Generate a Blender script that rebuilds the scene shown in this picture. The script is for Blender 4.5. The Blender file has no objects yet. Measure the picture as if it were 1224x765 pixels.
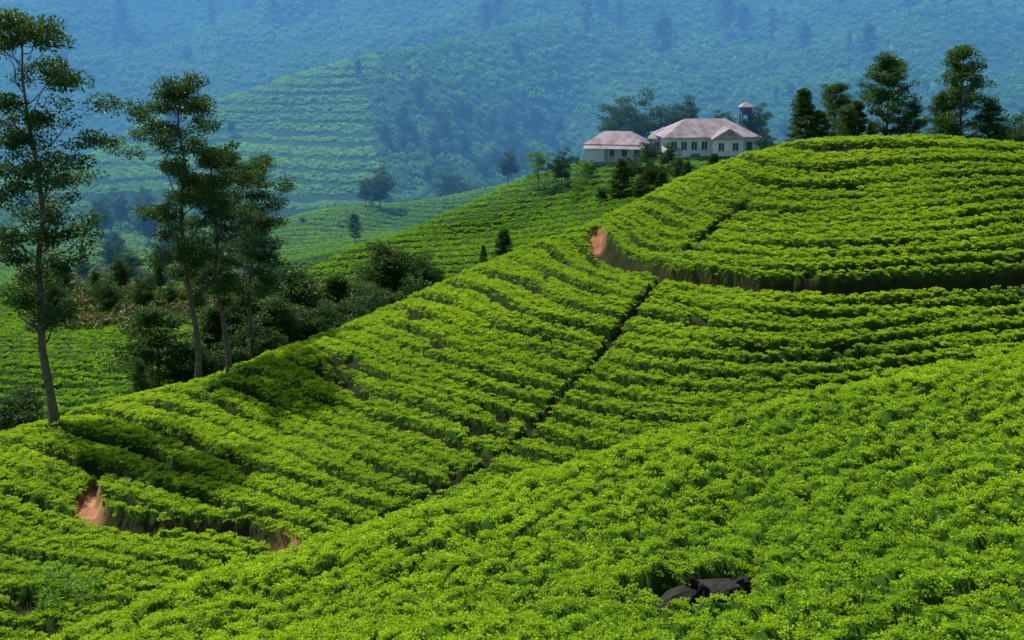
import bpy, math, numpy as np
from mathutils import Vector
rng = np.random.default_rng(7)
scene = bpy.context.scene
F = 1700.0; PITCH = math.atan((382.5-20)/F)
cp, sp = math.cos(PITCH), math.sin(PITCH)

def pixel_point(u, v, d):
    """world point of image pixel u, v at ground distance d (metres north)."""
    a = (u-612)/F; b = -(v-382.5)/F
    dy = cp + b*sp; dz = -sp + b*cp
    return np.array([a/dy*d, d, dz/dy*d])

# ---------------------------------------------------------------- noise
def hsh(ix, iy, s):
    h = (ix.astype(np.int64)*374761393 + iy.astype(np.int64)*668265263 + s*974634777) & 0xffffffff
    h = ((h ^ (h >> 13))*1274126177) & 0xffffffff
    h = ((h ^ (h >> 15))*2246822519) & 0xffffffff
    return ((h ^ (h >> 16)) & 0xffffff)/float(0xffffff)
def vn(x, y, s=0):
    ix = np.floor(x); iy = np.floor(y); fx = x-ix; fy = y-iy
    fx = fx*fx*(3-2*fx); fy = fy*fy*(3-2*fy)
    a = hsh(ix, iy, s); b = hsh(ix+1, iy, s); c = hsh(ix, iy+1, s); d = hsh(ix+1, iy+1, s)
    return (a*(1-fx)+b*fx)*(1-fy) + (c*(1-fx)+d*fx)*fy
def fbm(x, y, s=0, o=4):
    t = 0; a = .5
    for i in range(o):
        t = t + a*(vn(x, y, s+i)-.5)*2; x = x*2.03+3.1; y = y*2.03+1.7; a *= .5
    return t
def worley(x, y, jx, jy, s):
    ix = np.floor(x); iy = np.floor(y)
    f1 = np.full(x.shape, 9.); f2 = np.full(x.shape, 9.); cid = np.zeros(x.shape)
    for ox in (-1, 0, 1):
        for oy in (-1, 0, 1):
            cx = ix+ox; cy = iy+oy
            px = cx+.5+(hsh(cx, cy, s)-.5)*jx; py = cy+.5+(hsh(cx, cy, s+5)-.5)*jy
            d = np.hypot(x-px, y-py); h = hsh(cx, cy, s+9)
            n = d < f1
            f2 = np.where(n, f1, np.minimum(f2, d)); cid = np.where(n, h, cid); f1 = np.where(n, d, f1)
    return f1, f2, cid
def sst(a, b, x):
    t = np.clip((x-a)/(b-a), 0, 1); return t*t*(3-2*t)

# ---------------------------------------------------------------- thin-plate sheets
class TPS:
    def __init__(s, pts, reg=1e-4, sc=50.):
        P = np.array(pts, float); s.sc = sc; s.c = P[:, :2]/sc; n = len(P)
        r = np.hypot(s.c[:, None, 0]-s.c[None, :, 0], s.c[:, None, 1]-s.c[None, :, 1])
        K = r*r*np.log(r+1e-9)+np.eye(n)*reg
        Q = np.hstack([np.ones((n, 1)), s.c])
        A = np.block([[K, Q], [Q.T, np.zeros((3, 3))]])
        s.w = np.linalg.solve(A, np.concatenate([P[:, 2], np.zeros(3)]))
    def __call__(s, x, y):
        x = np.asarray(x, float)/s.sc; y = np.asarray(y, float)/s.sc
        out = s.w[-3]+s.w[-2]*x+s.w[-1]*y
        for i in range(len(s.c)):
            r2 = (x-s.c[i, 0])**2+(y-s.c[i, 1])**2
            out = out + s.w[i]*.5*r2*np.log(r2+1e-12)
        return out
def behind(L, drops):
    o = []
    for (u, v, d) in L:
        p = pixel_point(u, v, d)
        for dd, dz in drops:
            k = (d+dd)/d
            o.append((p[0]*k, d+dd, p[2]-dz))
    return o
def S(L): return [tuple(pixel_point(*q)) for q in L]

# main hill
silM = [(1350,195,128),(1224,182,129),(1150,176,130),(1050,173,132),(950,180,132),(900,192,131),(860,207,131),(780,240,130),
        (715,272,128),(640,300,127),(560,335,125),(480,370,121),(400,405,115),(320,435,110),(240,465,105),(160,485,101),(80,510,98),(0,535,95),(-100,560,93)]
inM = [(1050,230,121),(1224,240,118),(900,262,118),(830,270,120),(740,313,117),(800,325,110),(900,338,105),(1000,342,104),(1100,338,105),(1224,330,107.6),
       (640,400,101.5),(740,410,99),(850,430,94),(1000,432,94),(1224,400,101),(690,460,94),(850,490,88),(1050,468,91),(1224,440,96),
       (560,430,100),(480,480,94),(620,520,88),(720,545,84),(350,510,94),(520,590,80),(220,570,84),(350,625,76),(430,655,73),
       (110,605,80),(0,610,80),(0,700,71),(150,760,64),(300,700,69),(-120,700,72)]
TM = TPS(S(silM)+S(inM)+behind(silM[:8], [(9,2.4),(22,8),(42,18)])+behind(silM[8:], [(9,3.2),(20,9),(38,18)])
         + [(40,75,-28),(10,70,-29),(40,60,-33),(0,55,-33),(60,80,-27)], 3e-3)
silA = [(1350,432,57),(1224,450,56),(1100,470,55),(1000,488,54),(900,510,53),(800,540,52),(700,572,50.5),(600,605,49),(500,635,48),(400,668,46.5),(340,690,45.5),(260,715,44.5),(200,740,44),(140,765,43)]
inA = [(1224,600,39),(1224,765,29),(900,765,31),(900,620,42),(600,765,34),(600,680,41),(350,765,39),(1000,550,46),(1350,700,32)]
TA = TPS(S(silA)+S(inA)+behind(silA, [(6,3.2),(14,9),(26,20)])+[(0,5,-13),(15,8,-13),(-15,8,-15),(8,20,-13.2),(-8,22,-14)], 1e-3)
silC = [(330,345,200),(420,298,210),(520,260,225),(610,224,240),(690,206,248),(760,182,252),(850,178,254),(940,178,250),(1100,185,250)]
inC = [(600,300,195),(500,320,190),(420,335,195),(700,255,205),(640,265,212),(740,191,238),(840,187,238),(800,225,210),(900,215,215),(700,300,185),(560,285,210)]
TC = TPS(S(silC)+S(inC)+behind(silC, [(12,5),(30,16),(60,35)])+[(-30,165,-46),(0,160,-44),(40,165,-42)], 1e-3)
silD = [(270,300,285),(330,270,295),(430,247,300),(520,243,310),(600,238,325),(700,225,340)]
TD = TPS(S(silD)+S([(330,300,262),(430,285,262),(520,270,275)])+behind(silD, [(15,8),(40,22)]), 1e-3)
silE = [(-60,235,420),(60,200,430),(160,150,460),(260,118,480),(360,95,500),(445,72,520),(520,55,545),(600,40,575),(700,30,610)]
TE = TPS(S(silE)+S([(0,300,340),(100,262,370),(250,230,385),(350,215,395),(440,190,410),(440,250,370),(200,300,345),(300,160,440),(520,190,422),(520,120,475),(600,200,435),(600,120,490),(700,200,455),(700,120,515)])+behind(silE[:6], [(25,14),(60,35)])+behind(silE[6:], [(60,14)]), 1e-3)
TV = TPS(S([(-100,405,165),(0,405,165),(150,405,165),(0,510,132),(200,480,135),(-150,520,128),(80,375,195),(300,385,183),(60,335,240),(330,350,215),
            (0,300,290),(150,300,300),(250,275,330)])+[(50,100,-46),(100,150,-46),(0,60,-46),(60,250,-58),(150,350,-62),(0,350,-58),(300,400,-65),(-200,150,-40),
            (-300,400,-60),(-300,600,-75),(0,600,-75),(300,600,-75),(0,1300,-110),(400,1300,-110),(-400,1300,-110)], 1e-3)
mt = []
for u, o in ((-300,0),(0,30),(300,30),(450,0),(540,-12),(640,-22),(800,-10),(1050,-40),(1300,-70),(1600,-60)):
    mt += [tuple(pixel_point(u,235,430+o)), tuple(pixel_point(u,110,560+o)), tuple(pixel_point(u,20,660+o)), tuple(pixel_point(u,-90,790+o)), (tuple(pixel_point(u,20,1300))[0], 1300, 260)]
TF = TPS(mt, 1e-3)

def win(x, y, x0, x1, y0, y1, k=.8):
    return k*(np.maximum(0, x0-x)+np.maximum(0, x-x1)+np.maximum(0, y0-y)+np.maximum(0, y-y1))
def smax(a, b, k):
    h = np.maximum(k-np.abs(a-b), 0)/k
    return np.maximum(a, b)+h*h*k*.25
def sheets(x, y):
    A = TA(x, y)-win(x, y, -45, 70, -40, 72)+.25*fbm(x/5, y/5, 3, 2)
    M = TM(x, y)-win(x, y, -80, 110, 50, 170)+.3*fbm(x/9, y/9, 13, 2)
    C = TC(x, y)-win(x, y, -40, 150, 165, 300)+.8*fbm(x/25, y/25, 23, 3)
    D = TD(x, y)-win(x, y, -80, 30, 235, 350)+.8*fbm(x/25, y/25, 33, 3)
    ed = fbm(x/40, y/40, 44, 3)
    E = TE(x, y)-win(x, y, -260, 10+25*ed, 330, 640, .35)+4*fbm(x/60, y/60, 43, 3)
    V = np.minimum(TV(x, y), -30)+.8*fbm(x/30, y/30, 53, 3)
    g = 1-np.abs(fbm(x/150+.35*fbm(x/90, y/90, 3, 2), y/260, 61, 4))*2
    Fm = TF(x, y)+16*(g-.5)+4*fbm(x/35, y/35, 66, 3)
    return [A, M, C, D, E, V, Fm]
def H(x, y):
    s = sheets(np.asarray(x, float), np.asarray(y, float))
    z = s[5]
    for i, k in ((6, 8), (4, 5), (3, 2), (2, 2), (1, 1.), (0, .6)):
        z = smax(z, s[i], k)
    return z
def owner(x, y):
    x = np.asarray(x, float); y = np.asarray(y, float)
    o = np.argmax(np.stack(sheets(x, y)), 0)
    edge = -.096*y+5*fbm(y/25, x*0, 45, 2)
    return np.where((o == 4) & (x > edge), 6, o)
def hit(u, v, dmin=20):
    d = np.concatenate([np.arange(dmin, 200, .25), np.arange(200, 1000, 1.)])
    p = pixel_point(u, v, 1.0)
    z = H(p[0]*d, d)
    k = np.nonzero(z >= p[2]*d)[0]
    j = k[0] if len(k) else len(d)-1
    return np.array([p[0]*d[j], d[j], z[j]])
def hits(L, dmin=20): return np.array([hit(u, v, dmin)[:2] for u, v in L])
def polydist(x, y, P):
    best = np.full(np.shape(x), 1e9); side = np.zeros(np.shape(x)); tt = np.zeros(np.shape(x))
    n = len(P)-1
    for i in range(n):
        a = P[i]; b = P[i+1]; ab = b-a; L2 = ab@ab+1e-9
        t = np.clip(((x-a[0])*ab[0]+(y-a[1])*ab[1])/L2, 0, 1)
        dx = x-a[0]-t*ab[0]; dy = y-a[1]-t*ab[1]; d = np.hypot(dx, dy)
        m = d < best
        side = np.where(m, np.sign(ab[0]*dy-ab[1]*dx), side); tt = np.where(m, (i+t)/n, tt); best = np.where(m, d, best)
    return best, side, tt

# row phase on the main hill
rows = {0:[(1050,174),(1224,184)],
 2:[(865,207),(905,223),(1000,227),(1224,216)],
 4.5:[(795,238),(850,260),(920,269),(1020,269),(1224,250)],
 7:[(740,266),(790,290),(870,305),(1000,308),(1224,291)],
 9:[(705,285),(745,317),(800,327),(900,338),(1000,342),(1100,338),(1224,330)],
 11:[(640,308),(700,338),(780,360),(900,381),(1050,382),(1224,362)],
 13:[(560,345),(640,378),(740,404),(850,425),(1000,430),(1224,400)],
 16:[(450,392),(540,428),(680,462),(850,487),(1050,466)],
 19:[(350,425),(440,462),(530,492),(620,517),(720,545)],
 21.5:[(250,470),(340,506),(440,543),(530,572),(600,595)],
 23.5:[(165,497),(270,533),(380,570),(480,608)],
 25.5:[(60,538),(140,560),(220,588),(320,618),(430,655)],
 27:[(0,585),(110,605),(200,632),(340,662)],
 30:[(0,660),(160,690)], 33:[(0,745),(150,755)]}
rp = []
for k, L in rows.items():
    for q in hits(L, 62): rp.append((q[0], q[1], k))
TR = TPS(rp, 8e-3)
fold = hits([(792,332),(770,365),(735,410),(700,455),(660,495),(625,530),(575,570),(520,602),(470,625),(420,662)], 62)
drains = [hits(L, 62) for L in ([(893,252),(860,275),(815,312)], [(395,440),(420,470),(440,490)], [(250,480),(300,462)],
          [(1000,365),(1100,372),(1224,358)], [(860,425),(960,440),(1050,432)])]
upath = hits([(714,284),(716,296),(730,311),(760,322),(800,329),(900,341),(1000,345),(1100,341),(1224,333),(1340,325)], 62)
lpath = hits([(116,585),(105,602),(118,622),(160,629),(220,633),(290,637),(338,655),(342,668),(322,684),(310,700)], 60)
rockp = hits([(835,716)], 26)[0]; rock2 = hits([(32,735)], 60)[0]

def canopy(x, y, own, z):
    """returns (canopy height, path mask, sink)"""
    h = np.zeros_like(x); path = np.zeros_like(x); sink = np.zeros_like(x)
    m = own == 1
    if m.any():
        X, Y = x[m], y[m]
        R = 1.12*TR(X, Y)+.30*fbm(X/8, Y/8, 71, 3)
        fd, fs, _ = polydist(X, Y, fold)
        R = R+np.where((fs > 0) & (fd < 400), .45, 0)
        fr = R-np.floor(R)
        st = vn(X/5.5, Y/5.5+np.floor(R+.5)*3.7, 81)
        gs = sst(.22, .72, st)
        gw = .03+.20*gs
        e = np.minimum(fr, 1-fr)
        row = sst(gw*.45, gw*.45+.12, e+.06*fbm(X/.9, Y/.9, 77, 2))
        row = 1-(1-row)*(.30+.70*gs)
        f1, f2, cid = worley(X/1.0, R*2., .85, .6, 91)
        bush = sst(0, .33, f2-f1)
        missing = (cid > .992)
        hh = row*(.66+.24*bush+.18*(cid-.5))+.16*fbm(X/.7, Y/.7, 95, 2)*row
        hh = np.where(missing, hh*.3, hh)
        hh *= sst(.2, .5, fd+.4*fbm(X/1.3, Y/1.3, 99, 3))
        for P in drains:
            dd, _, _ = polydist(X, Y, P); hh *= sst(.2, .55, dd+.3*fbm(X/1.3, Y/1.3, 98, 2))
        wob = .3*fbm(X/1.4, Y/1.4, 101, 3)
        ud, us, ut = polydist(X, Y, upath); ud = ud+wob
        hh *= np.where(us > 0, sst(.3, .6, ud), sst(.55, .95, ud))
        sink_ = .65*np.where(us > 0, 1-sst(.1, .5, ud), 1-sst(1.2, 5, ud))*sst(0, .12, ut+.02)
        ld, ls, lt = polydist(X, Y, lpath); ld = ld+wob
        hh *= np.where(ls > 0, sst(.35, .65, ld), sst(.6, 1., ld))
        sl = .45*np.where(ls > 0, 1-sst(.1, .5, ld), 1-sst(1.2, 5, ld))
        sink_ = np.maximum(sink_, sl)
        # each row stands on its own small terrace: level bench, then a short drop
        sink_ = sink_-.34*(np.where(fr < .94, fr/.94, (1-fr)/.06)-.5)*(.15+.85*gs)
        d2 = np.hypot(X-rock2[0], Y-rock2[1]); hh *= sst(.9, 1.5, d2+wob)
        up = (1-sst(.5, .9, ud))*(1-.97*sst(.06, .13, ut))
        lp = (1-sst(.5, .9, ld))*(1-.97*sst(.14, .24, lt)*(1-sst(.62, .7, lt)))
        path[m] = np.maximum(up, lp)
        h[m] = np.clip(hh, 0, 2); sink[m] = sink_
    m = own == 0
    if m.any():
        X, Y = x[m], y[m]
        R = (Y*.93-X*.36+.006*(X+5)**2)/1.45+.5*fbm(X/8, Y/8, 171, 3)
        fr = R-np.floor(R); e = np.minimum(fr, 1-fr)
        st = vn(X/4, Y/4+np.floor(R)*2.7, 181)
        gw = .02+.14*sst(.5, .9, st)
        row = .5+.5*sst(gw*.4, gw*.4+.16, e)
        f1, f2, cid = worley(X/.9, R*1.5, .9, .8, 191)
        bush = sst(0, .35, f2-f1)
        hh = row*(.5+.42*bush+.24*(cid-.5))+.36*fbm(X/.5, Y/.5, 195, 2)
        hh = np.where(cid > .985, hh*.25, hh)
        dy = Y-rockp[1]; dy = np.where(dy < 0, dy*.5, dy*1.2)
        rr = np.hypot((X-rockp[0]-.35*dy)*.85, dy)+.6*fbm(X/.8, Y/.8, 5, 3)
        hh *= sst(1.15, 1.6, rr)
        h[m] = np.clip(hh, 0, 2); sink[m] = .45*(1-sst(.7, 1.6, rr))
    m = own >= 2
    if m.any():
        X, Y, O, Z = x[m], y[m], own[m], z[m]
        n = fbm(X/14, Y/14, 271, 3)
        R = np.where(O == 5, Y/2.6+X/9+.4*n, np.where(O == 4, Z/2.5+.3*n, np.where(O == 6, Z/4+1.2*n, np.where(O == 3, (Y+.45*X)/3.6+.4*n, Y/5.5+Z/1.1-X/16+.3*n))))
        fr = R-np.floor(R); e = np.minimum(fr, 1-fr)
        big = (np.floor(R) % 5 == 0) & (O == 4)
        g = np.where(O == 6, .03, np.where(big, .28, .13))
        row = sst(g, g+.10, e)
        h[m] = row*.75+.12*n*row
    return np.clip(h, 0, 2), path, sink

# ---------------------------------------------------------------- materials
def newmat(n):
    m = bpy.data.materials.new(n); m.use_nodes = True; t = m.node_tree; t.nodes.clear()
    return m, t, (lambda ty, **k: _n(t, ty, k))
def _n(t, ty, k):
    n = t.nodes.new(ty)
    for a, b in k.items():
        if a.startswith('i_'):
            key = a[2:].replace('_', ' '); n.inputs[int(key) if key.isdigit() else key].default_value = b
        else: setattr(n, a, b)
    return n
def ramp(t, src, stops):
    r = t.nodes.new('ShaderNodeValToRGB'); el = r.color_ramp.elements
    while len(el) < len(stops): el.new(.5)
    for e, (p, c) in zip(el, stops): e.position = p; e.color = (*c, 1)
    t.links.new(src, r.inputs[0]); return r.outputs[0]
def mix(t, f, a, b, mode='MIX'):
    m = t.nodes.new('ShaderNodeMix'); m.data_type = 'RGBA'; m.blend_type = mode
    for i, s in ((0, f), (6, a), (7, b)):
        if isinstance(s, (int, float)): m.inputs[i].default_value = s
        elif isinstance(s, tuple): m.inputs[i].default_value = (*s, 1)
        else: t.links.new(s, m.inputs[i])
    return m.outputs[2]
def leaf_mat(name, dark, mid, light, trans=.35, tcol=(.25,.5,.02), patch=.08, tint=False, spec=.35):
    m, t, N = newmat(name)
    geo = N('ShaderNodeNewGeometry'); 
    if tint:
        at = N('ShaderNodeAttribute', attribute_name='tint'); src = at.outputs['Fac']
    else:
        oi = N('ShaderNodeObjectInfo'); at = N('ShaderNodeAttribute', attribute_name='tint')
        mm = N('ShaderNodeMath', operation='MULTIPLY_ADD'); mm.inputs[1].default_value = .55
        m2 = N('ShaderNodeMath', operation='MULTIPLY'); m2.inputs[1].default_value = .45
        t.links.new(oi.outputs['Random'], m2.inputs[0]); t.links.new(at.outputs['Fac'], mm.inputs[0]); t.links.new(m2.outputs[0], mm.inputs[2]); src = mm.outputs[0]
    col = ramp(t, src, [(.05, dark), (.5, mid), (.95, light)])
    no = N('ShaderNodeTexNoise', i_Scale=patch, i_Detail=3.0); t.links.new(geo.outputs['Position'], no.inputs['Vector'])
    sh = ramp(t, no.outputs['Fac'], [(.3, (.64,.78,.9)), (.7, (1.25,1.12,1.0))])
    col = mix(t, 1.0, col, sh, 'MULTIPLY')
    p = N('ShaderNodeBsdfPrincipled', i_Roughness=.5); p.inputs['Specular IOR Level'].default_value = spec
    t.links.new(col, p.inputs['Base Color'])
    tr = N('ShaderNodeBsdfTranslucent'); tc = mix(t, .5, col, tcol); t.links.new(tc, tr.inputs['Color'])
    ms = N('ShaderNodeMixShader', i_0=trans); t.links.new(p.outputs[0], ms.inputs[1]); t.links.new(tr.outputs[0], ms.inputs[2])
    o = N('ShaderNodeOutputMaterial'); t.links.new(ms.outputs[0], o.inputs[0]); return m
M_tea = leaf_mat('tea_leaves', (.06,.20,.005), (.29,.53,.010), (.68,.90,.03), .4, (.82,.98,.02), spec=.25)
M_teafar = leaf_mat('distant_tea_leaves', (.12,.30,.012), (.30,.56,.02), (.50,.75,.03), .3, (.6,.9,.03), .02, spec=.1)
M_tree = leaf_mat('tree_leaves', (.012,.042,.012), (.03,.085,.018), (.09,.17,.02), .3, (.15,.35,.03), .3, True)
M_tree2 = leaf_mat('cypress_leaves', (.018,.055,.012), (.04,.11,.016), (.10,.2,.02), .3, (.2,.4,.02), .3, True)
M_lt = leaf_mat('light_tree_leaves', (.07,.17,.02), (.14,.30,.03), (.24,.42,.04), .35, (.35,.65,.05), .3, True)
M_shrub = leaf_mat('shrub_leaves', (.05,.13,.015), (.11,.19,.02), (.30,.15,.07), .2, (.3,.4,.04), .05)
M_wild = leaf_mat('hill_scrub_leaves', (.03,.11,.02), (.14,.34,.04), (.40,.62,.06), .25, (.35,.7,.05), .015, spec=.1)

def simple(name, c1, c2, scale=3., rough=.9, bump=.0):
    m, t, N = newmat(name)
    tc = N('ShaderNodeTexCoord'); no = N('ShaderNodeTexNoise', i_Scale=scale, i_Detail=6.0); t.links.new(tc.outputs['Object'], no.inputs['Vector'])
    col = ramp(t, no.outputs['Fac'], [(.3, c1), (.7, c2)])
    p = N('ShaderNodeBsdfPrincipled', i_Roughness=rough); t.links.new(col, p.inputs['Base Color'])
    if bump:
        b = N('ShaderNodeBump', i_Strength=bump, i_Distance=.1); t.links.new(no.outputs['Fac'], b.inputs['Height']); t.links.new(b.outputs[0], p.inputs['Normal'])
    o = N('ShaderNodeOutputMaterial'); t.links.new(p.outputs[0], o.inputs[0]); return m
M_bark = simple('bark', (.07,.05,.04), (.20,.16,.12), 2.5, .9, .5)
M_wall = simple('white_wall', (.70,.68,.65), (.85,.83,.8), .6)
M_glass = simple('dark_window', (.02,.03,.04), (.04,.05,.07), 1, .2)
M_frame = simple('window_frame', (.5,.5,.48), (.6,.6,.58), 2)
M_rock = simple('rock', (.003,.003,.003), (.028,.021,.016), 5, .9, 1.)  # near-black colour stands in for the shade inside the foreground hollow
M_post = simple('weathered_wood', (.06,.05,.045), (.14,.12,.1), 3)

# roof
m, t, N = newmat('corrugated_roof')
tc = N('ShaderNodeTexCoord'); no = N('ShaderNodeTexNoise', i_Scale=.7, i_Detail=6.0); t.links.new(tc.outputs['Object'], no.inputs['Vector'])
col = ramp(t, no.outputs['Fac'], [(.3, (.30,.17,.15)), (.5, (.52,.38,.36)), (.75, (.66,.54,.53))])
wv = N('ShaderNodeTexWave', i_Scale=1.0, i_Distortion=.1); t.links.new(tc.outputs['Object'], wv.inputs['Vector'])
col = mix(t, .5, col, ramp(t, wv.outputs['Color'], [(0, (.3,.3,.3)), (1, (1,1,1))]), 'MULTIPLY')
p = N('ShaderNodeBsdfPrincipled', i_Roughness=.6); t.links.new(col, p.inputs['Base Color'])
o = N('ShaderNodeOutputMaterial'); t.links.new(p.outputs[0], o.inputs[0]); M_roof = m

# ground
m, t, N = newmat('hillside_ground')
geo = N('ShaderNodeNewGeometry')
def attr(n):
    a = N('ShaderNodeAttribute', attribute_name=n); return a.outputs['Fac']
n1 = N('ShaderNodeTexNoise', i_Scale=1.2, i_Detail=8.0); t.links.new(geo.outputs['Position'], n1.inputs['Vector'])
n2 = N('ShaderNodeTexNoise', i_Scale=.035, i_Detail=6.0); t.links.new(geo.outputs['Position'], n2.inputs['Vector'])
soil = ramp(t, n1.outputs['Fac'], [(.3, (.011,.020,.006)), (.6, (.024,.032,.010)), (.8, (.05,.038,.016))])
grn = ramp(t, n1.outputs['Fac'], [(.3, (.012,.045,.004)), (.7, (.05,.13,.006))])
c = mix(t, attr('can'), soil, grn)
fg = ramp(t, n2.outputs['Fac'], [(.3, (.012,.05,.018)), (.55, (.035,.11,.025)), (.75, (.11,.20,.04))])
c = mix(t, attr('far'), c, mix(t, .6, c, fg))
pc = ramp(t, n1.outputs['Fac'], [(.3, (.24,.10,.05)), (.7, (.52,.27,.15))])
c = mix(t, attr('path'), c, pc)
p = N('ShaderNodeBsdfPrincipled', i_Roughness=.95); p.inputs['Specular IOR Level'].default_value = .1
t.links.new(c, p.inputs['Base Color'])
b = N('ShaderNodeBump', i_Strength=.6, i_Distance=.15); t.links.new(n1.outputs['Fac'], b.inputs['Height']); t.links.new(b.outputs[0], p.inputs['Normal'])
o = N('ShaderNodeOutputMaterial'); t.links.new(p.outputs[0], o.inputs[0]); M_ground = m

# ---------------------------------------------------------------- mesh helpers
def npmesh(name, V, Q, mats, mi=None, attrs=None, smooth=False):
    me = bpy.data.meshes.new(name); V = np.asarray(V, np.float32); Q = np.asarray(Q, np.int32)
    me.vertices.add(len(V)); me.vertices.foreach_set('co', V.ravel())
    if len(Q):
        me.loops.add(Q.size); me.loops.foreach_set('vertex_index', Q.ravel())
        me.polygons.add(len(Q)); me.polygons.foreach_set('loop_start', np.arange(0, Q.size, Q.shape[1], dtype=np.int32))
        me.update(calc_edges=True)
        if mi is not None: me.polygons.foreach_set('material_index', np.asarray(mi, np.int32))
        me.polygons.foreach_set('use_smooth', np.full(len(Q), smooth))
    for mm in mats: me.materials.append(mm)
    for k, (ty, dom, arr) in (attrs or {}).items():
        a = me.attributes.new(k, ty, dom)
        a.data.foreach_set('vector' if ty == 'FLOAT_VECTOR' else 'value', np.asarray(arr, np.int32 if ty == 'INT' else np.float32).ravel())
    me.update(); return me
def obj(name, me, loc=(0,0,0), rot=(0,0,0), sc=(1,1,1), parent=None):
    o = bpy.data.objects.new(name, me); scene.collection.objects.link(o)
    o.location = loc; o.rotation_euler = rot; o.scale = sc
    if parent: o.parent = parent
    return o

# ---------------------------------------------------------------- ground sheet
def grow(a, step, g, end):
    L = []; x = a
    while x < end: x += step; step = min(step*g, 12); L.append(x)
    return L
xr = grow(56, .35, 1.05, 900)
xs = np.array([-v for v in xr[::-1]]+list(np.arange(-56, 56.01, .25))+xr)
ys = np.array([-60,-45,-30,-15,0,10]+list(np.arange(16, 140, .25))+grow(140, .35, 1.02, 1300))
X, Y = np.meshgrid(xs, ys); x = X.ravel(); y = Y.ravel()
z = H(x, y); own = owner(x, y)
can, pth, snk = canopy(x, y, own, z)
far = sst(150, 260, y)
disp = np.where(y < 150, can*.9, can*.35)
zz = z+disp-snk-np.where(y < 150, .08, 0)
ny, nx = X.shape
i = (np.arange(ny-1)[:, None]*nx+np.arange(nx-1)[None, :]).ravel()
Q = np.stack([i, i+1, i+nx+1, i+nx], 1)
me = npmesh('hills_terrain', np.stack([x, y, zz], 1), Q, [M_ground],
    attrs={'can': ('FLOAT','POINT', sst(.3,.7,can)), 'path': ('FLOAT','POINT', pth), 'far': ('FLOAT','POINT', far)}, smooth=True)
obj('hills_terrain', me)

# ---------------------------------------------------------------- instancing
def instancer(name, pts, rot, scl, idx, coll):
    me = npmesh(name, pts, np.zeros((0,4)), [], attrs={'rot':('FLOAT_VECTOR','POINT',rot),'scl':('FLOAT','POINT',scl),'idx':('INT','POINT',idx)})
    o = obj(name, me)
    ng = bpy.data.node_groups.new(name, 'GeometryNodeTree')
    ng.interface.new_socket('Geometry', in_out='INPUT', socket_type='NodeSocketGeometry')
    ng.interface.new_socket('Geometry', in_out='OUTPUT', socket_type='NodeSocketGeometry')
    n = ng.nodes; l = ng.links
    gi = n.new('NodeGroupInput'); go = n.new('NodeGroupOutput')
    mp = n.new('GeometryNodeMeshToPoints'); ip = n.new('GeometryNodeInstanceOnPoints'); ci = n.new('GeometryNodeCollectionInfo')
    ci.inputs['Collection'].default_value = coll; ci.inputs['Separate Children'].default_value = True; ci.inputs['Reset Children'].default_value = True
    def na(nm, ty):
        q = n.new('GeometryNodeInputNamedAttribute'); q.data_type = ty; q.inputs['Name'].default_value = nm
        return next(s for s in q.outputs if s.enabled and s.name == 'Attribute')
    l.new(gi.outputs[0], mp.inputs['Mesh']); l.new(mp.outputs[0], ip.inputs['Points'])
    l.new(ci.outputs[0], ip.inputs['Instance']); ip.inputs['Pick Instance'].default_value = True
    l.new(na('idx','INT'), ip.inputs['Instance Index']); l.new(na('rot','FLOAT_VECTOR'), ip.inputs['Rotation']); l.new(na('scl','FLOAT'), ip.inputs['Scale'])
    l.new(ip.outputs[0], go.inputs[0])
    md = o.modifiers.new('scatter', 'NODES'); md.node_group = ng
    return o

def leaves(C, Dn, L, W, r, fold=.25):
    """rhombic leaves at centres C pointing along Dn"""
    n = len(C); Dn = Dn/np.linalg.norm(Dn, axis=1, keepdims=True)
    s = np.cross(Dn, r.normal(size=(n,3))); s /= np.linalg.norm(s, axis=1, keepdims=True)+1e-9
    nn = np.cross(s, Dn)
    L = np.asarray(L).reshape(-1,1); W = np.asarray(W).reshape(-1,1)
    a = C-Dn*L*.5; b = C+s*W*.5+nn*W*fold; c = C+Dn*L*.5; d = C-s*W*.5+nn*W*fold
    return np.stack([a,b,c,d],1).reshape(-1,3), np.arange(n*4).reshape(-1,4)
def clump_coll(name, mat, nvar, nleaf, rad, hgt, L, W, seed):
    co = bpy.data.collections.new(name)
    for k in range(nvar):
        r = np.random.default_rng(seed+k)
        a = r.uniform(0, 2*np.pi, nleaf); q = np.sqrt(r.uniform(0, 1, nleaf))*rad
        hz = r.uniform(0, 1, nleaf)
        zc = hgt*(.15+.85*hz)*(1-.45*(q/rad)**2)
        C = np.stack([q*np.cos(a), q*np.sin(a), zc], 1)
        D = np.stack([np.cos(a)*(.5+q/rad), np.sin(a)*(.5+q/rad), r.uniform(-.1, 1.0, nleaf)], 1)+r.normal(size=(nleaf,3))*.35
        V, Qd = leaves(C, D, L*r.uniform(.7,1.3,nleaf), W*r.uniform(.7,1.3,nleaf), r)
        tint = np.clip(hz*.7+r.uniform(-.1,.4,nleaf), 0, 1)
        me = npmesh(name+'_leaves', V, Qd, [mat], attrs={'tint':('FLOAT','POINT',np.repeat(tint,4))})
        o = bpy.data.objects.new('%s_%d' % (name, k), me); co.objects.link(o)
    return co
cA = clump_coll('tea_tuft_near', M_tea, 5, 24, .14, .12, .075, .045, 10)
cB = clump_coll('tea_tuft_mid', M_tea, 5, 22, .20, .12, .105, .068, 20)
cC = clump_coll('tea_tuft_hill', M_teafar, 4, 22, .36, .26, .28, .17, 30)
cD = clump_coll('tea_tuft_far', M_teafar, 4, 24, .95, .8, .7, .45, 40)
cE = clump_coll('scrub_tuft', M_wild, 4, 34, 1.3, 1.7, 1.0, .65, 50)

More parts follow.
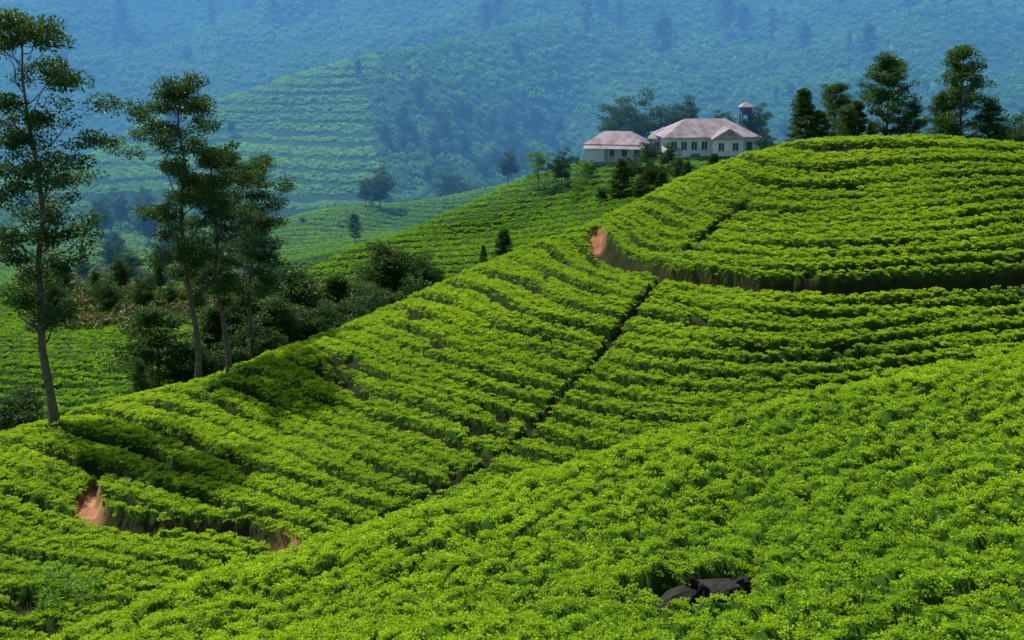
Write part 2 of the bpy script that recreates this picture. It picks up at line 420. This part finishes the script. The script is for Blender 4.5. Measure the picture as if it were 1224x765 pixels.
def scatter(name, coll, y0, y1, sp, hmin, owns, nvar, smin=.75, smax_=1.25, marg=1.12, prob=1., zoff=0.):
    yy = np.arange(y0, y1, sp); w = .37*y1*marg+4
    xx = np.arange(-w, w, sp)
    X, Y = np.meshgrid(xx, yy); x = X.ravel(); y = Y.ravel()
    x = x+rng.uniform(-.5,.5,x.size)*sp; y = y+rng.uniform(-.5,.5,y.size)*sp
    k = np.abs(x) < .37*y*marg+4; x = x[k]; y = y[k]
    own = owner(x, y); k = np.isin(own, owns); x = x[k]; y = y[k]; own = own[k]
    z = H(x, y); c, p, s = canopy(x, y, own, z)
    k = (c > hmin) & (rng.uniform(size=x.size) < prob); x, y, z, c, s = x[k], y[k], z[k], c[k], s[k]
    cz = np.where(y < 150, c, c*.35)
    pts = np.stack([x, y, z+cz-s-.12+zoff], 1)
    n = len(x); rot = np.stack([rng.normal(0,.25,n), rng.normal(0,.25,n), rng.uniform(0,6.28,n)], 1)
    instancer(name, pts, rot, rng.uniform(smin, smax_, n), rng.integers(0, nvar, n), coll)
scatter('tea_bushes', cA, 22, 60, .175, .2, [0], 5)
scatter('tea_bushes', cB, 60, 150, .25, .33, [1], 5)
scatter('tea_bushes', cC, 165, 345, .62, .4, [2,3], 4)
scatter('tea_bushes', cC, 118, 345, .78, .4, [5], 4)
scatter('tea_bushes', cD, 330, 600, 1.5, .4, [4], 4, .7, 1.2)
scatter('hill_scrub', cE, 330, 850, 3.2, .2, [5,6], 4, .35, 1.3)

# ---------------------------------------------------------------- trees
def tube(P, R, n=7):
    P = np.array(P); V = []; Qd = []
    for i in range(len(P)):
        d = P[min(i+1,len(P)-1)]-P[max(i-1,0)]; d = d/(np.linalg.norm(d)+1e-9)
        u = np.cross(d, [.31,.95,.05]); u /= np.linalg.norm(u)+1e-9; w = np.cross(d, u)
        a = np.arange(n)*2*np.pi/n
        V.append(P[i]+R[i]*(np.cos(a)[:,None]*u+np.sin(a)[:,None]*w))
    for i in range(len(P)-1):
        for j in range(n):
            Qd.append((i*n+j, i*n+(j+1)%n, (i+1)*n+(j+1)%n, (i+1)*n+j))
    return np.vstack(V), np.array(Qd)
def tree_mesh(name, H_, seed, kind, mat, W=.2, t0=.35, nl=26, leafn=110, ls=.28, cr=.04, r0=.011):
    r = np.random.default_rng(seed); VV = []; QQ = []; MI = []; TT = []; off = 0
    def add(V, Qd, mi, tint):
        nonlocal off
        VV.append(V); QQ.append(Qd+off); MI.append(np.full(len(Qd), mi)); TT.append(np.full(len(V), tint) if np.isscalar(tint) else tint); off += len(V)
    n = 10; ts = np.linspace(0, 1, n)
    wob = np.cumsum(r.normal(0, H_*.008, (n,2)), 0); wob[0] = 0
    T = np.stack([wob[:,0]+ts*r.normal(0,.02)*H_, wob[:,1]+ts*r.normal(0,.02)*H_, ts*H_*.96], 1)
    rad = H_*r0*(1-ts*.85); rad[0] *= 1.35
    add(*tube(T, rad, 9), 0, .5)
    def tp(t):
        k = min(int(t*(n-1)), n-2); f = t*(n-1)-k; return T[k]*(1-f)+T[k+1]*f
    cl = []
    for i in range(nl):
        if kind == 'euc':
            t = t0+(1-t0)*((i+.5+r.uniform(-.4,.4))/nl); L = H_*W*r.uniform(.35,1.2)*(.45+.75*math.sin(math.pi*min(1,(t-t0)/(1-t0)*.85+.12)))
            el = r.uniform(.25,1.0)
        elif kind == 'cone':
            t = t0+(1-t0)*((i+.5)/nl)*.98; q = (t-t0)/(1-t0); L = H_*W*r.uniform(.75,1.1)*min(1,q*6+.45)*(1-q)**.65+H_*.015; el = r.uniform(-.05,.55)
        elif kind == 'loose':
            t = t0+(1-t0)*((i+.5+r.uniform(-.5,.5))/nl)*.97; q = max(0,(t-t0)/(1-t0)); L = H_*W*r.uniform(.35,1.25)*(1-q)**.5*min(1,q*4+.35)+H_*.02; el = r.uniform(.1,.95)
        else:
            t = t0+(1-t0)*r.uniform(0,.75); L = H_*W*r.uniform(.5,1.1); el = r.uniform(.1,1.35)
        az = i*2.39996+r.uniform(-.5,.5); b = tp(min(t,.995))
        d = np.array([math.cos(az)*math.cos(el), math.sin(az)*math.cos(el), math.sin(el)])
        P = [b]; 
        for k in range(1, 5):
            bend = .12*L*(k/4)**2 if kind == 'euc' else -.02*L*k
            P.append(b+d*L*k/4+np.array([0,0,bend])+r.normal(0,.04*L,3))
        rb = H_*r0*.32*(1-t*.6)
        add(*tube(P, [rb*(1-.2*k) for k in range(5)], 4), 0, .5)
        if kind == 'euc':
            cl.append((P[-1], 1.0))
            for k in range(4):
                s = r.uniform(.45,1.); q0 = P[0]+(P[-1]-P[0])*s; dd = r.normal(size=3); dd[2] = abs(dd[2])*.7; dd /= np.linalg.norm(dd)
                e = q0+dd*L*r.uniform(.2,.42); add(*tube([q0, (q0+e)/2+r.normal(0,.02*L,3), e], [rb*.4,rb*.3,rb*.15], 3), 0, .5); cl.append((e, r.uniform(.55,1.1)))
        elif kind == 'cone':
            cl += [(P[2], .9), (P[3], 1.), (P[4], .75)]
        elif kind == 'loose':
            cl += [(P[2], .7), (P[3]+r.normal(0,.02*H_,3), 1.), (P[4]+r.normal(0,.02*H_,3), r.uniform(.7,1.3))]
        else:
            cl += [(P[3]+r.normal(0,.05*H_,3), 1.), (P[4], 1.1), (P[4]+r.normal(0,.07*H_,3), .9), (P[2]+r.normal(0,.06*H_,3), .8)]
    if kind != 'round': cl.append((tp(.99), .8))
    for c, s in cl:
        m = int(leafn*s*r.uniform(.6,1.3)); R = H_*cr*s
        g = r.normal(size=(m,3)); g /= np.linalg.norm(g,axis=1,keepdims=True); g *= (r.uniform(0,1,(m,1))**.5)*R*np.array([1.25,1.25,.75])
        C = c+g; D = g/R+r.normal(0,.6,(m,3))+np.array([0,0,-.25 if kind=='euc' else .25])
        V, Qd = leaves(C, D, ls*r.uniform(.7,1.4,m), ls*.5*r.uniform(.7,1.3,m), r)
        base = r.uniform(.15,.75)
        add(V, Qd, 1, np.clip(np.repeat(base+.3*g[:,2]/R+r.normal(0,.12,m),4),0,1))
    return npmesh(name, np.vstack(VV), np.vstack(QQ), [M_bark, mat], np.concatenate(MI), {'tint':('FLOAT','POINT',np.concatenate(TT))})
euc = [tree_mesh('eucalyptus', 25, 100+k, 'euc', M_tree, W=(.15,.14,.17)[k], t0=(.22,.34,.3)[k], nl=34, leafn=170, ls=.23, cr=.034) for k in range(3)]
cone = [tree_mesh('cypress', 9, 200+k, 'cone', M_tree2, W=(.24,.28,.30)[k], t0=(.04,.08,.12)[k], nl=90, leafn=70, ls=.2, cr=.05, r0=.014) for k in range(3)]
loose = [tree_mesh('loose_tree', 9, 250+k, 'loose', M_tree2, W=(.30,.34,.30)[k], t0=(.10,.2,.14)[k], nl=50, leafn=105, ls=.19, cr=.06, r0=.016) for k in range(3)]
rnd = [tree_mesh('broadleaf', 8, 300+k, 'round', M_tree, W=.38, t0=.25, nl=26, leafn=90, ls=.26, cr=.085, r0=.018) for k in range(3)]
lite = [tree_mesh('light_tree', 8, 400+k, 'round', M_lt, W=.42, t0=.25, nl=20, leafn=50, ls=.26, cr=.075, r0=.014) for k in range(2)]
HM = {'euc':25,'cone':9,'rnd':8,'lite':8,'loose':9}
LIB = {'euc':euc,'cone':cone,'rnd':rnd,'lite':lite,'loose':loose}
def tree(name, kind, k, u, vtop, d, wide=1., rot=None, lean=0.):
    p = pixel_point(u, vtop, d); g = float(H(np.array([p[0]]), np.array([d]))[0])
    h = max(1.5, p[2]-g+.2); s = h/HM[kind]
    return obj(name, LIB[kind][k % len(LIB[kind])], (p[0], d, g-.2), (0, lean, rng.uniform(0,6.28) if rot is None else rot), (s*wide, s*wide, s))
# tall trees left
tree('eucalyptus_tree','euc',0, 32, 14, 96, 1.05, .6)
tree('eucalyptus_tree','euc',1, 218, 92, 107, 1.0, 2.2)
tree('eucalyptus_tree','euc',2, 262, 175, 109, 1.15, 1.0)
tree('eucalyptus_tree','euc',1, 292, 190, 118, 1.2, 4.0)
for (u,v,d,w,k) in ((185,365,118,1.3,1),(315,330,130,1.5,0),(345,320,136,1.5,2),(290,345,126,1.4,1),(375,335,140,1.4,1),(410,325,140,1.25,0),(432,340,144,1.3,2),(265,360,124,1.4,0),
                  (462,290,150,1.2,1),(498,308,155,1.2,2),(522,318,160,1.,0),(165,430,112,.8,2),(330,355,125,1.4,2),(440,315,150,1.2,0),(478,325,150,1.2,1),(395,360,132,1.3,1)):
    tree('grevillea_tree','loose' if k != 0 else 'cone',k,u,v,d,w)
for (u,v,d,w,k) in ((300,385,121,1.3,0),(355,375,128,1.4,1),(385,375,128,1.4,2),(445,350,138,1.4,0),(235,410,118,1.2,1),(415,365,131,1.4,1),(485,345,142,1.2,2),(320,400,119,1.2,2)):
    tree('broadleaf_tree','rnd',k,u,v,d,w)
# hilltop right
for (kd,u,v,d,w,k) in (('cone',966,103,137,1.25,0),('loose',998,98,141,1.2,0),('cone',1022,118,138,1.2,1),('loose',1065,63,138,1.1,1),('loose',1092,122,136,1.2,2),('cone',1045,145,141,1.2,0),('loose',1128,108,140,.95,1),('loose',1156,52,138,.95,0),('loose',1186,122,137,1.3,2),('cone',980,130,136,1.3,2),('loose',1012,125,137,1.2,1)):
    tree('cypress_tree',kd,k,u,v,d,w)
tree('broadleaf_tree','rnd',0,1218,140,139,1.1)
# round the bungalows
for (u,v,d,w,k) in ((757,120,262,1.3,0),(742,130,264,1.2,1),(820,123,258,1.,2),(805,132,262,1.1,0),(775,172,222,1.2,1),(800,175,220,1.1,2),(705,195,225,1.,0),(690,188,235,1.,1),(880,205,205,1.2,2),(915,158,232,.9,0),(765,215,205,1.3,0),(720,225,208,1.3,1),(790,200,210,1.3,2),(755,190,215,1.1,1),(775,190,208,1.3,0),(815,190,208,1.2,1)):
    tree('broadleaf_tree','rnd',k,u,v,d,w)
for (u,v,d,w,k) in ((740,188,208,1.4,0),(790,203,205,1.3,1),(822,192,205,1.2,0),(852,182,207,1.2,1),(603,272,185,1.3,0),(578,292,190,.9,1)):
    tree('young_cypress_tree','cone',k,u,v,d,w)
for (u,v,d,w,k) in ((645,180,225,1.1,0),(898,190,208,1.,1),(405,265,275,1.,0),(690,215,215,1.2,1),(700,190,222,1.1,0)):
    tree('light_green_tree','lite',k,u,v,d,w)
for (u,v,d,w,k) in ((362,270,280,1.2,0),(540,210,330,1.3,1),(20,470,110,1.3,2)):
    tree('broadleaf_tree','rnd',k,u,v,d,w)
for (u,v,d,k) in ((60,560,84,0),(122,490,98,1),(10,550,90,1),(28,580,84,0)):
    o = tree('sapling','lite',k,u,v,d,.8)

# distant mass of trees + shrubs
tc_ = bpy.data.collections.new('distant_tree_shapes')
for k, me in enumerate([euc[0], loose[1], rnd[0], rnd[1]]):
    o = bpy.data.objects.new('a%d_tree' % k, me); tc_.objects.link(o)
P = []; I = []; SC = []
def addt(n, ur, vr, kinds, hr, dmin):
    for _ in range(n):
        q = hit(rng.uniform(*ur), rng.uniform(*vr), dmin); k = int(rng.choice(kinds)); hh = rng.uniform(*hr)
        P.append((q[0], q[1], q[2]-.2)); I.append(k); SC.append(hh/(25,9,8,8)[k])
addt(34, (60,340), (318,395), [1,2,3], (3,7), 170)
addt(30, (110,330), (262,325), [1,2,3], (4,9), 230)
addt(36, (455,700), (150,225), [1,2,3], (4,9), 260)
addt(16, (-60,460), (60,300), [2,3,1], (4,8), 320)
addt(26, (60,1200), (0,80), [0,0,1], (12,20), 320)
addt(14, (460,1300), (60,180), [0,2,3], (5,9), 320)
addt(10, (850,960), (150,185), [2,3], (4,7), 220)
n = len(P)
instancer('distant_trees', np.array(P), np.stack([np.zeros(n),np.zeros(n),rng.uniform(0,6.28,n)],1), np.array(SC), np.array(I), tc_)
cS = clump_coll('shrub_tuft', M_shrub, 4, 60, .8, .9, .4, .22, 60)
P = []
for _ in range(500):
    P.append(hit(rng.uniform(30,345), rng.uniform(318,400), 168))
P = np.array(P); n = len(P)
instancer('valley_shrubs', P, np.stack([np.zeros(n),np.zeros(n),rng.uniform(0,6.28,n)],1), rng.uniform(.6,2.,n), rng.integers(0,4,n), cS)
P = []
for (u,v) in ((85,728),(100,740),(70,715),(110,722),(60,745)):
    P.append(hit(u,v,56))
P = np.array(P); n = len(P); cL = clump_coll('weed_tuft', M_lt, 3, 120, .6, 1.2, .26, .09, 80)
instancer('weeds', P+np.array([0,0,.55]), np.stack([np.zeros(n),np.zeros(n),rng.uniform(0,6.28,n)],1), rng.uniform(.8,1.3,n), rng.integers(0,3,n), cL)

# ---------------------------------------------------------------- broken rocks, shade of the hollow put into their colour
def hollow_rock(name, loc, s, seed):
    r = np.random.default_rng(seed)
    import bmesh
    bm = bmesh.new(); bmesh.ops.create_icosphere(bm, subdivisions=4, radius=1)
    planes = [(Vector(r.normal(size=3)).normalized(), r.uniform(.3,.62)) for _ in range(9)]
    for v in bm.verts:
        for nrm, dd in planes:
            k = v.co.dot(nrm)
            if k > dd: v.co -= nrm*(k-dd)*.97
        v.co *= 1+.16*float(fbm(np.array([v.co.x*5]), np.array([v.co.y*5+v.co.z*4]), seed, 4)[0])
        v.co.x *= s[0]; v.co.y *= s[1]; v.co.z *= s[2]
    me = bpy.data.meshes.new(name); bm.to_mesh(me); bm.free(); me.materials.append(M_rock)
    return obj(name, me, loc, (r.uniform(-.3,.3), r.uniform(-.4,.1), r.uniform(-.5,.5)))
zr = float(H(np.array([rockp[0]]), np.array([rockp[1]]))[0])-.28
for dx, dy, dz, s, sd_ in ((.5,.35,.30,(1.0,.7,.6),1),(-.35,.05,.2,(.8,.6,.5),2),(-.95,-.35,.1,(.6,.5,.45),3),(.2,-.55,.02,(.6,.4,.35),5),(1.15,.65,.3,(.6,.4,.5),6)):
    hollow_rock('hollow_rock', (rockp[0]+dx, rockp[1]+dy, zr+dz), s, sd_)

# ---------------------------------------------------------------- buildings
def part(name, V, Fc, mat, parent):
    me = bpy.data.meshes.new(name); me.from_pydata([tuple(v) for v in V], [], Fc); me.materials.append(mat); me.update()
    return obj(name, me, parent=parent)
def box(name, c, s, mat, parent):
    x,y,z = c; a,b,h = s[0]/2,s[1]/2,s[2]/2
    V = [(x+i*a,y+j*b,z+k*h) for k in (-1,1) for j in (-1,1) for i in (-1,1)]
    return part(name, V, [(0,2,3,1),(4,5,7,6),(0,1,5,4),(2,6,7,3),(0,4,6,2),(1,3,7,5)], mat, parent)
def hip(name, c, w, d, h, ov, parent, ridge=.5, th=.12):
    x,y,z = c; a=w/2+ov; b=d/2+ov; r=w/2*ridge
    V=[(x-a,y-b,z),(x+a,y-b,z),(x+a,y+b,z),(x-a,y+b,z),(x-r,y,z+h),(x+r,y,z+h)]
    V+=[(p[0],p[1],p[2]-th) for p in V[:4]]
    return part(name, V, [(0,1,5,4),(1,2,5),(2,3,4,5),(3,0,4),(0,6,7,1),(1,7,8,2),(2,8,9,3),(3,9,6,0),(9,8,7,6)], M_roof, parent)
def windows(par, x0, x1, n, y, z, w=1., h=1.2):
    for i in range(n):
        x = x0+(x1-x0)*(i/(max(1,n-1)))
        box('window_%d'%i, (x,y-.02,z), (w,.06,h), M_glass, par)
        box('window_head_%d'%i, (x,y-.05,z+h/2+.06), (w+.24,.12,.12), M_frame, par)
        box('window_sill_%d'%i, (x,y-.07,z-h/2-.06), (w+.24,.16,.12), M_frame, par)
        box('window_mullion_%d'%i, (x,y-.08,z), (.07,.05,h), M_frame, par)
def house(name, u, v, d, rz):
    p = pixel_point(u, v, d); g = float(H(np.array([p[0]]), np.array([d]))[0])
    e = bpy.data.objects.new(name, None); scene.collection.objects.link(e); e.location = (p[0], d, max(g, p[2])); e.rotation_euler = (0,0,rz); return e
h2 = house('plantation_bungalow', 842, 187, 238, .12)
box('foundation', (0,0,-1.), (15.4,9.2,2.), M_wall, h2)
box('walls', (0,0,1.45), (15,8.8,2.9), M_wall, h2)
hip('main_roof', (0,0,3.0), 15, 8.8, 2.7, .7, h2, .45)
box('front_wing_walls', (2.4,-5.2,1.35), (5,1.6,2.7), M_wall, h2)
part('front_wing_roof', [(-.5,-6.5,2.8),(5.3,-6.5,2.8),(2.4,-6.5,4.5),(-.5,-3,2.8),(5.3,-3,2.8),(2.4,-2,4.5)], [(0,2,5,3),(2,1,4,5),(0,1,2)], M_roof, h2)
windows(h2, -6.3, -1.2, 4, -4.4, 1.6, .9, 1.3); 
wf = bpy.data.objects.new('wing_windows', None); scene.collection.objects.link(wf); wf.parent = h2
windows(wf, 1.2, 3.6, 2, -6.0, 1.5, .9, 1.2)
box('end_door', (6.3,-4.42,1.1), (1.,.06,2.1), M_glass, h2)
h2b = house('outbuilding', 800, 188, 240, -.15)
box('walls', (0,0,1.1), (6,5,2.6), M_wall, h2b); hip('roof', (0,0,2.5), 6, 5, 1.7, .6, h2b, .4); windows(h2b, -2, 2, 3, -2.5, 1.3, .8, 1.1)
h1 = house('white_cottage', 738, 190, 236, -.2)
box('foundation', (0,0,-1.), (9.3,6.7,2.), M_wall, h1)
box('walls', (0,0,1.3), (9,6.4,2.6), M_wall, h1); hip('roof', (0,0,2.7), 9, 6.4, 1.9, .7, h1, .5)
box('side_wing_walls', (-3.2,-3.9,1.), (3.2,1.6,2.2), M_wall, h1)
part('verandah_roof', [(-5,-5.2,2.1),(5,-5.2,2.1),(5,-3.3,2.75),(-5,-3.3,2.75)], [(0,1,2,3)], M_roof, h1)
for i, xx in enumerate((-.8,1.2,3.1,4.8)): box('verandah_post_%d'%i, (xx,-5.,1.), (.15,.15,2.1), M_frame, h1)
windows(h1, -.6, 3.6, 3, -3.2, 1.3, .9, 1.1)
tw = house('water_tower', 890, 186, 246, .1)
for i,(a,b) in enumerate(((-1,-1),(1,-1),(1,1),(-1,1))): box('leg_%d'%i, (a*.8,b*.8,2.6), (.22,.22,5.4), M_post, tw)
box('deck', (0,0,5.4), (2.2,2.2,.2), M_post, tw); box('tank_cabin', (0,0,6.1), (1.7,1.7,1.2), M_post, tw)
box('opening', (0,-.87,6.15), (.8,.06,.7), M_glass, tw)
for i in range(2): box('brace_%d'%i, (0,-.8+1.6*i,2.6+.6*i), (1.4,.1,.12), M_post, tw)
hip('roof', (0,0,6.75), 1.8, 1.8, .9, .3, tw, .02)

# ---------------------------------------------------------------- valley haze (glowing, absorbing volume standing in for scattered airlight)
m, t, N = newmat('haze_glow')
DEN = .0012
ab = N('ShaderNodeVolumeAbsorption', i_Density=DEN); ab.inputs['Color'].default_value = (0,0,0,1)
em = N('ShaderNodeEmission', i_Strength=DEN); em.inputs['Color'].default_value = (.15,.50,1.08,1)  # blue emission added as airlight; nothing scatters
ad = N('ShaderNodeAddShader'); o = N('ShaderNodeOutputMaterial')
t.links.new(ab.outputs[0], ad.inputs[0]); t.links.new(em.outputs[0], ad.inputs[1]); t.links.new(ad.outputs[0], o.inputs['Volume'])
V = [(i*700, y_, z_) for z_ in (-120,200) for y_ in (215,1200) for i in (-1,1)]
part('valley_haze_glow', V, [(0,2,3,1),(4,5,7,6),(0,1,5,4),(2,6,7,3),(0,4,6,2),(1,3,7,5)], m, None)

# ---------------------------------------------------------------- light, world, camera
sd = Vector((-.66, .66, 0)).normalized(); EL = math.radians(53)
dirv = Vector((sd.x*math.cos(EL), sd.y*math.cos(EL), math.sin(EL)))
L = bpy.data.lights.new('sun', 'SUN'); L.energy = 5.0; L.angle = math.radians(.6); L.color = (1,.95,.86)
lo = bpy.data.objects.new('sun', L); scene.collection.objects.link(lo); lo.rotation_euler = dirv.to_track_quat('Z','Y').to_euler(); lo.location = (0,0,60)
w = bpy.data.worlds.new('World'); scene.world = w; w.use_nodes = True; nt = w.node_tree
sk = nt.nodes.new('ShaderNodeTexSky'); sk.sky_type = 'NISHITA'; sk.sun_disc = False; sk.sun_elevation = EL; sk.sun_rotation = math.atan2(sd.x, sd.y)
bg = nt.nodes['Background']; bg.inputs['Strength'].default_value = .11; nt.links.new(sk.outputs[0], bg.inputs['Color'])
cam = bpy.data.cameras.new('camera'); cam.sensor_width = 36; cam.lens = 50; cam.clip_end = 3000; cam.clip_start = .5
co = bpy.data.objects.new('camera', cam); scene.collection.objects.link(co); co.rotation_euler = (math.pi/2-PITCH, 0, 0)
scene.camera = co
scene.view_settings.view_transform = 'Standard'; scene.view_settings.look = 'None'; scene.view_settings.exposure = 0
